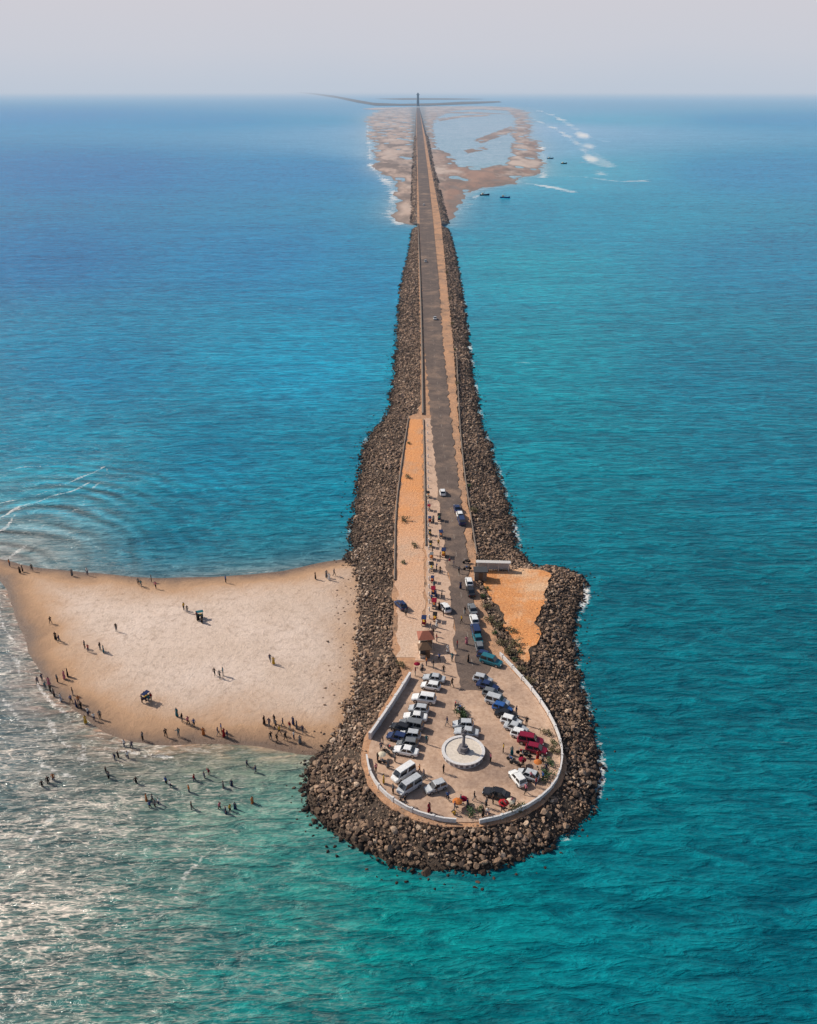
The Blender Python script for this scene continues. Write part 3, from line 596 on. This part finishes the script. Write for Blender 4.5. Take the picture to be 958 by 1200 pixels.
# ---------------------------------------------------------------- people
def skel(pose):
    J={'pel':(0,0,.93,.13),'spi':(0,0,1.12,.115),'che':(0,0,1.33,.145),'nec':(0,0,1.47,.05),'hea':(0,.02,1.57,.085),'top':(0,.01,1.67,.08)}
    for s_,n in((-1,'l'),(1,'r')):
        J['sh'+n]=(s_*.18,0,1.39,.06);J['el'+n]=(s_*.24,-.02,1.13,.045);J['wr'+n]=(s_*.25,.06,.89,.032);J['ha'+n]=(s_*.25,.09,.80,.034)
        J['hi'+n]=(s_*.09,0,.86,.09);J['kn'+n]=(s_*.10,.02,.48,.066);J['an'+n]=(s_*.10,-.02,.09,.045);J['to'+n]=(s_*.11,.12,.04,.038)
    def mv(k,dx=0,dy=0,dz=0,r=None): a=J[k]; J[k]=(a[0]+dx,a[1]+dy,a[2]+dz,r or a[3])
    if pose=='walk':
        mv('knl',0,.16);mv('anl',0,.28,.02);mv('tol',0,.28,.02);mv('knr',0,-.04);mv('anr',0,-.28,.06);mv('tor',0,-.26);mv('wrr',0,.16,.05);mv('har',0,.22,.07);mv('wrl',0,-.16);mv('hal',0,-.2)
    if pose=='reach': mv('ell',-.12,.15,.18);mv('wrl',-.15,.32,.45);mv('hal',-.16,.36,.58)
    if pose=='bend':
        mv('spi',0,.10,-.03)
        for k in('che','shl','shr'): mv(k,0,.30,-.14)
        mv('nec',0,.42,-.2);mv('hea',0,.5,-.24);mv('top',0,.56,-.26)
        for n in'lr': mv('el'+n,0,.42,-.2);mv('wr'+n,0,.46,-.28);mv('ha'+n,0,.46,-.3)
    if pose=='dress':
        for n in'lr': mv('hi'+n,0,0,0,.12);mv('kn'+n,0,0,0,.15);mv('an'+n,0,0,.08,.18)
    if pose=='sit':
        for k in list(J): mv(k,0,0,-.78)
        for n in'lr':
            s_=-1 if n=='l' else 1
            J['kn'+n]=(s_*.16,.36,.42,.066);J['an'+n]=(s_*.12,.58,.08,.045);J['to'+n]=(s_*.12,.70,.05,.038);J['el'+n]=(s_*.26,.12,.38,.045);J['wr'+n]=(s_*.18,.32,.44,.032);J['ha'+n]=(s_*.12,.38,.44,.034)
    return J
EDG=[('pel','spi'),('spi','che'),('che','nec'),('nec','hea'),('hea','top')]+[e for n in 'lr' for e in (('che','sh'+n),('sh'+n,'el'+n),('el'+n,'wr'+n),('wr'+n,'ha'+n),('pel','hi'+n),('hi'+n,'kn'+n),('kn'+n,'an'+n),('an'+n,'to'+n))]
def body_mesh(pose):
    J=skel(pose); names=list(J); me=bpy.data.meshes.new('sk'); me.from_pydata([J[k][:3] for k in names],[(names.index(a),names.index(b_)) for a,b_ in EDG],[])
    o=bpy.data.objects.new('sk',me); COL.objects.link(o)
    md=o.modifiers.new('s','SKIN')
    for i,k in enumerate(names):
        r=J[k][3]; sv=me.skin_vertices[0].data[i]; sv.radius=(r,r*(.75 if k in('che','spi','pel') else 1)); sv.use_root=(k=='pel')
    sd_=o.modifiers.new('d','SUBSURF'); sd_.levels=1
    dgp=bpy.context.evaluated_depsgraph_get(); r=bpy.data.meshes.new_from_object(o.evaluated_get(dgp)); bpy.data.objects.remove(o); bpy.data.meshes.remove(me)
    JP=np.array([J[k][:3] for k in names]); mi=[]
    for p in r.polygons:
        c=np.array(p.center); best=None;bd=9
        for a,b_ in EDG:
            A=JP[names.index(a)];B=JP[names.index(b_)]; t=np.clip((c-A)@(B-A)/((B-A)@(B-A)),0,1); d=np.linalg.norm(c-A-t*(B-A))
            if d<bd: bd=d;best=(a,b_,t)
        a,b_,t=best; k=1
        if b_ in('hea','top') : k=0 if (c[1]>J['hea'][1]+.03 and c[2]<J['top'][2]-.02) or b_=='hea' and t<.5 else 3
        elif a[:2] in('el','wr'): k=0
        elif a=='che' and b_=='nec' and t>.6: k=0
        elif a[:2] in('hi','kn') or b_[:2]=='hi': k=2
        elif a[:2]=='an': k=3
        mi.append(k)
    if pose=='dress': mi=[1 if k==2 else k for k in mi]
    r.materials.clear()
    for _ in range(4): r.materials.append(None)
    r.polygons.foreach_set('material_index',mi); r.polygons.foreach_set('use_smooth',[True]*len(mi)); r.update(); return r
base={p:body_mesh(p) for p in('stand','walk','reach','bend','dress','sit')}
OUTF=[('white','navy'),('blue','black'),('red','navy'),('black','grey'),('yellow','black'),('maroon','cream'),('teal','grey'),('pink','black'),('navy','grey'),('orange','navy'),('black','black'),('grey','black')]
cache={}
def pmesh(pose,of):
    if (pose,of) not in cache:
        me=base[pose].copy(); me.name='person'
        for i,mm in enumerate((CLm['skin'],CLm[OUTF[of][0]],CLm[OUTF[of][1]],CLm['hair'])): me.materials[i]=mm
        cache[(pose,of)]=me
    return cache[(pose,of)]
def person(u,v,zf,pose=None,where='standing on the sand',grp='people on the beach',z=None):
    pose=pose or random.choice(['stand','walk','walk','dress','stand','reach' if random.random()<.3 else 'stand'])
    of=random.choice([0,1,2,3,3,4,5,6,7,8,8,9,10,10,11,11])
    x,y=G(u,v,z if z is not None else .8)
    zz=zf(x,y) if callable(zf) else zf
    x,y=G(u,v,max(zz,0))
    st={'stand':'standing','walk':'walking','dress':'standing','reach':'with one arm raised','bend':'bending forward','sit':'sitting'}[pose]
    lab=f'person in {OUTF[of][0]} {"dress" if pose=="dress" else "top"}, {st}, {where}'
    add('person',pmesh(pose,of),None,loc=(x,y,zz),rot=random.uniform(0,6.28),label=lab,category='person',group=grp,scale=random.uniform(1.0,1.14))
bz1=lambda x,y: float(beach_h(np.array([x]),np.array([y]))[0])
PB=[(12,664),(27,670),(38,669),(24,672),(85,675),(103,674),(163,686),(166,688),(178,682),(183,690),(265,683),(370,679),(383,677),(386,680),(392,675),(216,715),(220,718),(60,731),(66,750),(70,753),(100,760),(104,764),(118,762),(122,765),(137,740),(317,776),(321,779),(252,792),(262,792),(258,795),(45,802),(54,808),(60,812),(68,800),(76,796),(80,793),(84,824),(90,829),(96,832),(104,839),(111,845),(118,843),(64,816),(72,822),(208,840),(214,846),(221,850),(228,852),(256,862),(263,864),(267,866),(195,864),(210,864),(168,868),(310,849),(316,852),(324,854),(332,852),(340,856),(348,854),(355,860),(318,868),(325,870),(335,868),(345,867),(328,861),(352,872),(239,862),(101,848),(86,815),(233,728),(237,730),(231,726),(170,820),(175,824),(178,822),(167,824),(50,798),(58,803),(93,825),(260,858),(322,848),(344,850)]
for u,v in PB: person(u,v,lambda x,y:max(bz1(x,y),-.05))
PW=[(125,907),(135,890),(139,888),(150,888),(146,874),(155,876),(50,922),(57,918),(63,914),(172,938),(179,938),(186,942),(176,946),(228,915),(240,912),(195,918),(222,928),(225,948),(262,923),(272,921),(258,948),(265,953),(276,948),(296,941),(290,898),(245,908),(200,922),(160,918),(128,912),(182,945),(270,950),(300,905)]
for u,v in PW: person(u,v,-.45,where='wading in shallow water',grp='bathers in the shallows')
PP=[(449,872),(447,880),(443,893),(520,906),(492,906),(497,912),(455,900),(463,893),(512,930),(525,938),(540,942),(548,946),(556,938),(570,946),(578,942),(592,948),(600,944),(616,930),(628,922),(636,915),(640,905),(636,895),(630,890),(600,885),(524,850),(530,805),(520,790),(515,775),(525,765),(494,770),(508,745),(512,735),(536,760),(520,722),(506,705),(509,690),(512,668),(527,662),(532,665),(507,650),(505,632),(508,612),(575,893),(590,882),(471,716),(476,722),(545,720),(505,760),(487,792),(500,872),(530,775),(514,640),(516,655),(511,700),(515,715),(505,738),(500,780),(508,783),(495,788),(533,950),(588,950),(622,915),(613,899),(441,905),(450,918),(461,930),(475,943),(503,952),(566,957),(541,730),(547,755),(540,690),(538,672),(549,776),(512,752),(518,700),(516,672),(605,838),(617,850)]
for u,v in PP: person(u,v,ZT+.06,where='on the plaza paving',grp='people on the plaza',z=ZT)
for u,v in [(572,952),(533,955),(470,938)]: person(u,v,ZT+.06,'sit','on the plaza edge','people on the plaza',ZT)
# ---------------------------------------------------------------- umbrellas, stalls, kiosk
def umb_mesh():
    mb=MB();n=8;R0=1.25
    for i in range(n):
        a0=2*math.pi*i/n;a1=2*math.pi*(i+1)/n
        top=(0,0,2.35);m0=(R0*.55*math.cos(a0),R0*.55*math.sin(a0),2.15);m1=(R0*.55*math.cos(a1),R0*.55*math.sin(a1),2.15);e0=(R0*math.cos(a0),R0*math.sin(a0),1.85);e1=(R0*math.cos(a1),R0*math.sin(a1),1.85)
        mb.quad(top,m0,m1); mb.quad(m0,e0,e1,m1)
    return mb.mesh('canopy')
um=umb_mesh(); pole=MB().lathe([(.03,0),(.03,2.4)],8).mesh('pole'); ubase=MB().lathe([(.28,0),(.25,.12)],12).mesh('base')
def umbrella(u,v,c,s=1.0):
    x,y=G(u,v,ZT); thing('umbrella',[('canopy',um,CLm[c]),('pole',pole,M['steel']),('base',ubase,M['dark'])],(x,y,ZT+.05),random.random(),f'{c} sun umbrella over a vendor spot on the paving','umbrella','vendor umbrellas',scale=s)
for u,v,c in [(536,946,'orange'),(543,942,'maroon'),(590,948,'red'),(598,945,'cream'),(612,896,'maroon'),(630,899,'orange'),(448,890,'cream'),(489,783,'maroon')]: umbrella(u,v,c,random.uniform(.45,.6))
cb=MB().box((0,0,.8),(1.6,.85,.45)).mesh('body',.02); crf=MB().box((0,0,2.0),(1.9,1.15,.07),0,.92).mesh('roof')
cp=MB().box((0,0,0),(.05,.05,.95)).mesh('post'); cw=MB().lathe([(.3,-.03),(.3,.03)],14,axis='y').mesh('wheel'); goods=MB().box((-.45,0,1.12),(.4,.4,.2)).box((.1,.1,1.1),(.35,.45,.16)).box((.5,-.1,1.13),(.25,.3,.22)).mesh('goods',.03)
def cart(u,v,c,z=ZT,where='standing on the pavement edge',h=90,s=1.0):
    x,y=G(u,v,z); parts=[('body',cb,CLm[c]),('roof',crf,CLm[random.choice(['navy','grey','maroon','cream','black'])] if z==ZT else CLm[c]),('goods',goods,CLm[random.choice(['yellow','orange','green'])])]
    parts+=[('post',cp,M['wood'],(a*.75,b_*.38,1.5)) for a in(-1,1) for b_ in(-1,1)]+[('wheel',cw,M['dark'],(a*.5,b_*.46,.3)) for a in(-1,1) for b_ in(-1,1)]
    thing('vendor_cart',parts,(x,y,z+.03),math.radians(h),f'{c} vendor cart with small roof {where}','cart','vendor carts',scale=s)
for i,(u,v) in enumerate([(503,598),(504,612),(504,627),(505,641),(506,655),(506,668),(507,682),(508,697),(509,712),(510,727),(502,583),(497,732),(515,610),(517,630),(520,652)]):
    cart(u,v,['cream','maroon','navy','grey','orange'][i%5],h=88+random.uniform(-9,9),s=random.uniform(.55,.85))
cart(235,724,'teal',z=1.0,where='standing on the beach sand',h=20,s=.7); cart(172,820,'navy',z=1.0,where='standing on the beach sand',h=60,s=.7)
def hut(u,v,w,d,h,rot,cr,lab,z=ZT):
    x,y=G(u,v,z)
    wl=MB().box((0,0,h/2),(w,d,h)).mesh('wall'); r=MB(); o=.35
    r.v=[(-w/2-o,-d/2-o,h),(w/2+o,-d/2-o,h),(w/2+o,d/2+o,h),(-w/2-o,d/2+o,h),(-w/4,0,h+.95),(w/4,0,h+.95)]; r.f=[(0,1,5,4),(1,2,5),(2,3,4,5),(3,0,4),(3,2,1,0)]
    dr=MB().box((w*.25,-d/2-.02,.95),(.8,.05,1.9)).mesh('door'); wn=MB().box((-w*.2,-d/2-.02,1.4),(1.1,.05,.8)).mesh('window'); ct=MB().box((-w*.2,-d/2-.2,.95),(1.3,.4,.06)).mesh('counter')
    thing('kiosk',[('wall',wl,M['cream']),('roof',r.mesh('roof'),cr),('door',dr,M['wood']),('window',wn,M['dark']),('counter',ct,M['wood'])],(x,y,z+.04),rot,lab,'kiosk')
hut(499,757,2.2,2.2,2.2,.1,M['roof'],'small kiosk with brick red hipped roof on the paving')
hut(498,769,1.7,1.3,1.9,.1,M['wood'],'low brown kiosk beside the paving')
x,y=G(578,668,ZT)
thing('shelter',[('roof',MB().box((0,0,1.9),(7.0,1.1,.16)).mesh('roof',.03),M['offwhite']),('wall',MB().box((0,.4,.91),(6.6,.16,1.8)).mesh('wall'),M['offwhite'])]+[('pillar',MB().box((0,0,0),(.2,.2,1.8)).mesh('pillar'),M['offwhite'],(a,-.4,.91)) for a in(-3.1,-1.05,1.05,3.1)],(x,y,ZT-.01),math.radians(-3),'long white flat-roofed shelter at the platform edge','shelter')
x,y=G(563,678,ZT)
thing('shed',[('wall',MB().box((0,0,1),(2.4,1.8,2)).mesh('wall'),M['stonewall']),('roof',MB().box((0,0,2.08),(2.8,2.2,.14)).mesh('roof'),M['dark']),('door',MB().box((0,-.92,.9),(.8,.04,1.8)).mesh('door'),M['wood'])],(x,y,ZT-.01),0,'small dark stone shed beside the road','shed')
bo=MB().lathe([(.13,0),(.13,.65),(.15,.68),(.15,.78),(.05,.85)],10).mesh('bollard')
for i in range(26):
    v_=500+i*9
    if v_>735: break
    x,y=G(501.5+(v_-500)*.008,v_,ZT); add('bollard',bo,M['white'],loc=(x,y,ZT+.02),label='short white concrete bollard at the pavement edge',category='bollard',group='bollards along the pavement')
# monument ------------------------------------------------------------------
x,y=G(543,884,ZT)
rw_=MB(); prof=[(3.05,0),(3.05,.85),(3.18,.85),(3.18,1.02),(2.72,1.02),(2.72,.85)]
seg=48
for r,z in prof:
    for i in range(seg): a=2*math.pi*i/seg; rw_.v.append((r*math.cos(a),r*math.sin(a),z))
for k in range(len(prof)-1):
    for i in range(seg): j=(i+1)%seg; rw_.f.append((k*seg+i,k*seg+j,(k+1)*seg+j,(k+1)*seg+i))
pn=MB()
for i in range(24):
    a=2*math.pi*(i+.5)/24; pn.box((3.06*math.cos(a),3.06*math.sin(a),.45),(.06,.42,.5),a)
fl_=MB().lathe([(2.72,.5),(2.72,.86)],48).mesh('floor')
ped=MB().lathe([(.95,.86),(.95,1.05),(.7,1.06),(.62,1.75),(.7,1.76),(.7,1.9)],8).mesh('pedestal')
shf=MB().lathe([(.30,1.9),(.27,2.0),(.2,4.4)],16).mesh('shaft',0,True)
bell=MB().lathe([(.2,4.4),(.36,4.48),(.32,4.7),(.2,4.86),(.38,4.88),(.38,5.05)],16).mesh('capital')
lion=MB()
for i in range(4):
    a=math.pi/2*i; dx,dy=math.cos(a),math.sin(a)
    lion.box((dx*.14,dy*.14,5.3),(.2,.18,.5),a,.8); lion.box((dx*.24,dy*.24,5.6),(.2,.22,.24),a,.85); lion.box((dx*.32,dy*.32,5.15),(.08,.14,.2),a)
thing('monument',[('ring_wall',rw_.mesh('ring_wall'),M['white']),('panel',pn.mesh('panel'),M['granite']),('floor',fl_,M['cream']),('pedestal',ped,M['granite']),('shaft',shf,M['granite']),('capital',bell,M['granite']),('statue',lion.mesh('statue',.04),M['granite'])],(x,y,ZT+.05),0,'round white walled monument with stone pillar on the plaza','monument',scale=(1.0,1.0,.8))
# lighthouse -----------------------------------------------------------------
x,y=G(490,124.5,1); hz=surf_mat('hazy_tower_concrete',(.10,.10,.11),(.16,.15,.15),.1,.9,0,1,14000)
thing('lighthouse',[('tower',MB().lathe([(7,0),(7,1.5),(5.2,2),(3.8,60)],8).mesh('tower'),hz),('gallery',MB().lathe([(4,60),(6.5,62),(6.5,64),(3.2,64.1)],12).mesh('gallery'),hz),('lantern',MB().lathe([(3,64.1),(3,69),(3.6,69.2),(.4,73)],12).mesh('lantern'),hz)],(x,y,1),0,'tall slender lighthouse tower at the far road end','lighthouse',scale=(1.6,1.6,1))
# boats ---------------------------------------------------------------------
def boat(u,v,rot,c):
    x,y=G(u,v,0); mb=MB(); st=[(-4.5,.9,0.0),(-2.5,1.3,0),(0,1.4,0),(2.5,1.15,.15),(4,.6,.45),(4.9,.06,.8)]
    for X_,w,dz in st: mb.v+=[(X_,-w,.95+dz),(X_,-w*.6,-.3+dz*.5),(X_,w*.6,-.3+dz*.5),(X_,w,.95+dz),(X_,w*.8,.55+dz),(X_,-w*.8,.55+dz)]
    for i in range(len(st)-1):
        for k in range(6): mb.f.append((i*6+k,i*6+(k+1)%6,(i+1)*6+(k+1)%6,(i+1)*6+k))
    mb.f.append(tuple(range(6))); mb.f.append(tuple(len(mb.v)-6+k for k in reversed(range(6))))
    thing('fishing_boat',[('hull',mb.mesh('hull'),CLm[c]),('cabin',MB().box((-1.8,0,1.5),(1.9,1.5,1.6),0,.9).mesh('cabin',.05),CLm['cream']),('mast',MB().lathe([(.08,.6),(.05,5)],6).mesh('mast'),M['wood'])],(x,y,0),rot,f'{c} wooden fishing boat moored off the sandbank','boat','moored fishing boats')
boat(568,229,.2,'navy');boat(592,232,-.3,'blue');boat(661,192,.4,'black');boat(645,186,.1,'navy')
# shrubs -----------------------------------------------------------------
def shrub_mesh(seed,sz):
    r=random.Random(seed); mb=MB(); cl=[(r.uniform(-.5,.5),r.uniform(-.5,.5),r.uniform(.25,.75)) for _ in range(7)]
    for _ in range(190):
        c=r.choice(cl); p=Vector((c[0]+r.gauss(0,.2),c[1]+r.gauss(0,.2),max(.05,c[2]+r.gauss(0,.16))))*sz
        a=Vector((r.gauss(0,1),r.gauss(0,1),r.gauss(0,.6))).normalized()*.13*sz; b_=a.cross(Vector((r.gauss(0,1),r.gauss(0,1),r.gauss(0,1)))).normalized()*.06*sz
        mb.quad(tuple(p-a),tuple(p+b_),tuple(p+a),tuple(p-b_))
    return new_mesh('crown',mb.v,mb.f)
sm=[shrub_mesh(i,.8+.3*i) for i in range(3)]; stem=MB().box((0,0,.2),(.1,.1,.4),0,.7).mesh('trunk')
for i,(u,v) in enumerate([(566,700),(570,712),(575,728),(580,742),(588,755),(596,765),(603,775),(610,786),(585,735),(571,690),(620,800),(648,880),(648,872),(640,860),(606,950),(614,945),(600,740),(604,755),(609,765),(470,780),(556,600),(551,570),(527,350),(530,380),(533,410),(536,450),(524,320),(480,520),(478,560),(474,610),(472,660),(486,640),(541,840),(546,842),(644,896),(640,910),(562,950),(552,953)]):
    x,y=G(u,v,ZT); thing('shrub',[('trunk',stem,M['wood']),('crown',sm[i%3],M['leaf'] if i%3==0 or i>31 else M['leaf2'])],(x,y,ZT-.1 if i<32 else ZT),i,'small leafy dusty shrub growing beside the rocks' if i<32 else 'small green shrub planted on the plaza paving','shrub','shrubs beside the plaza')
# ---------------------------------------------------------------- light, world, camera
az=math.radians(-65); el=math.radians(38)
sd=Vector((math.sin(az)*math.cos(el),math.cos(az)*math.cos(el),math.sin(el)))
L=bpy.data.lights.new('sun','SUN'); L.energy=4.8; L.angle=math.radians(.5); L.color=(1,.92,.81)
lo=bpy.data.objects.new('sun',L); lo.rotation_euler=sd.to_track_quat('Z','Y').to_euler(); COL.objects.link(lo)
w=bpy.data.worlds.new('World'); sc.world=w; w.use_nodes=True; nt=w.node_tree; bg=nt.nodes['Background']; wo=nt.nodes['World Output']
sky=N(nt,'ShaderNodeTexSky',sky_type='NISHITA'); sky.sun_disc=False; sky.sun_elevation=el; sky.sun_rotation=az; sky.dust_density=2
nt.links.new(sky.outputs[0],bg.inputs[0]); bg.inputs[1].default_value=.10
tc=N(nt,'ShaderNodeTexCoord'); sp=N(nt,'ShaderNodeSeparateXYZ'); nt.links.new(tc.outputs['Generated'],sp.inputs[0])
hc=N(nt,'ShaderNodeValToRGB'); e=hc.color_ramp.elements; e[0].position=0;e[0].color=(*HAZE,1); e[1].position=1; e[1].color=(*s2l((210,206,212)),1)
x1=hc.color_ramp.elements.new(.35); x1.color=(*s2l((201,204,214)),1)
sky_n=math_n(nt,'ADD',sp.outputs[2],math_n(nt,'MULTIPLY',math_n(nt,'SUBTRACT',noise(nt,3,4,.55,tc.outputs['Generated']),.5),.03))
nt.links.new(ramp01(nt,sky_n,0,.11),hc.inputs[0])
b2=N(nt,'ShaderNodeBackground'); nt.links.new(hc.outputs[0],b2.inputs[0])
mx=N(nt,'ShaderNodeMixShader'); mr=N(nt,'ShaderNodeMapRange',interpolation_type='SMOOTHSTEP'); nt.links.new(sp.outputs[2],mr.inputs[0]); mr.inputs[1].default_value=.10; mr.inputs[2].default_value=.35
nt.links.new(mr.outputs[0],mx.inputs[0]); nt.links.new(b2.outputs[0],mx.inputs[1]); nt.links.new(bg.outputs[0],mx.inputs[2]); nt.links.new(mx.outputs[0],wo.inputs[0])
cam=bpy.data.cameras.new('camera'); co=bpy.data.objects.new('camera',cam); COL.objects.link(co); co.location=(0,0,H); co.rotation_euler=(math.pi/2-P,0,0)
cam.sensor_fit='VERTICAL'; cam.sensor_height=24; cam.lens=24*F/1200; cam.clip_start=1; cam.clip_end=400000
sc.camera=co
sc.view_settings.view_transform='Standard'; sc.view_settings.look='None'; sc.view_settings.exposure=0
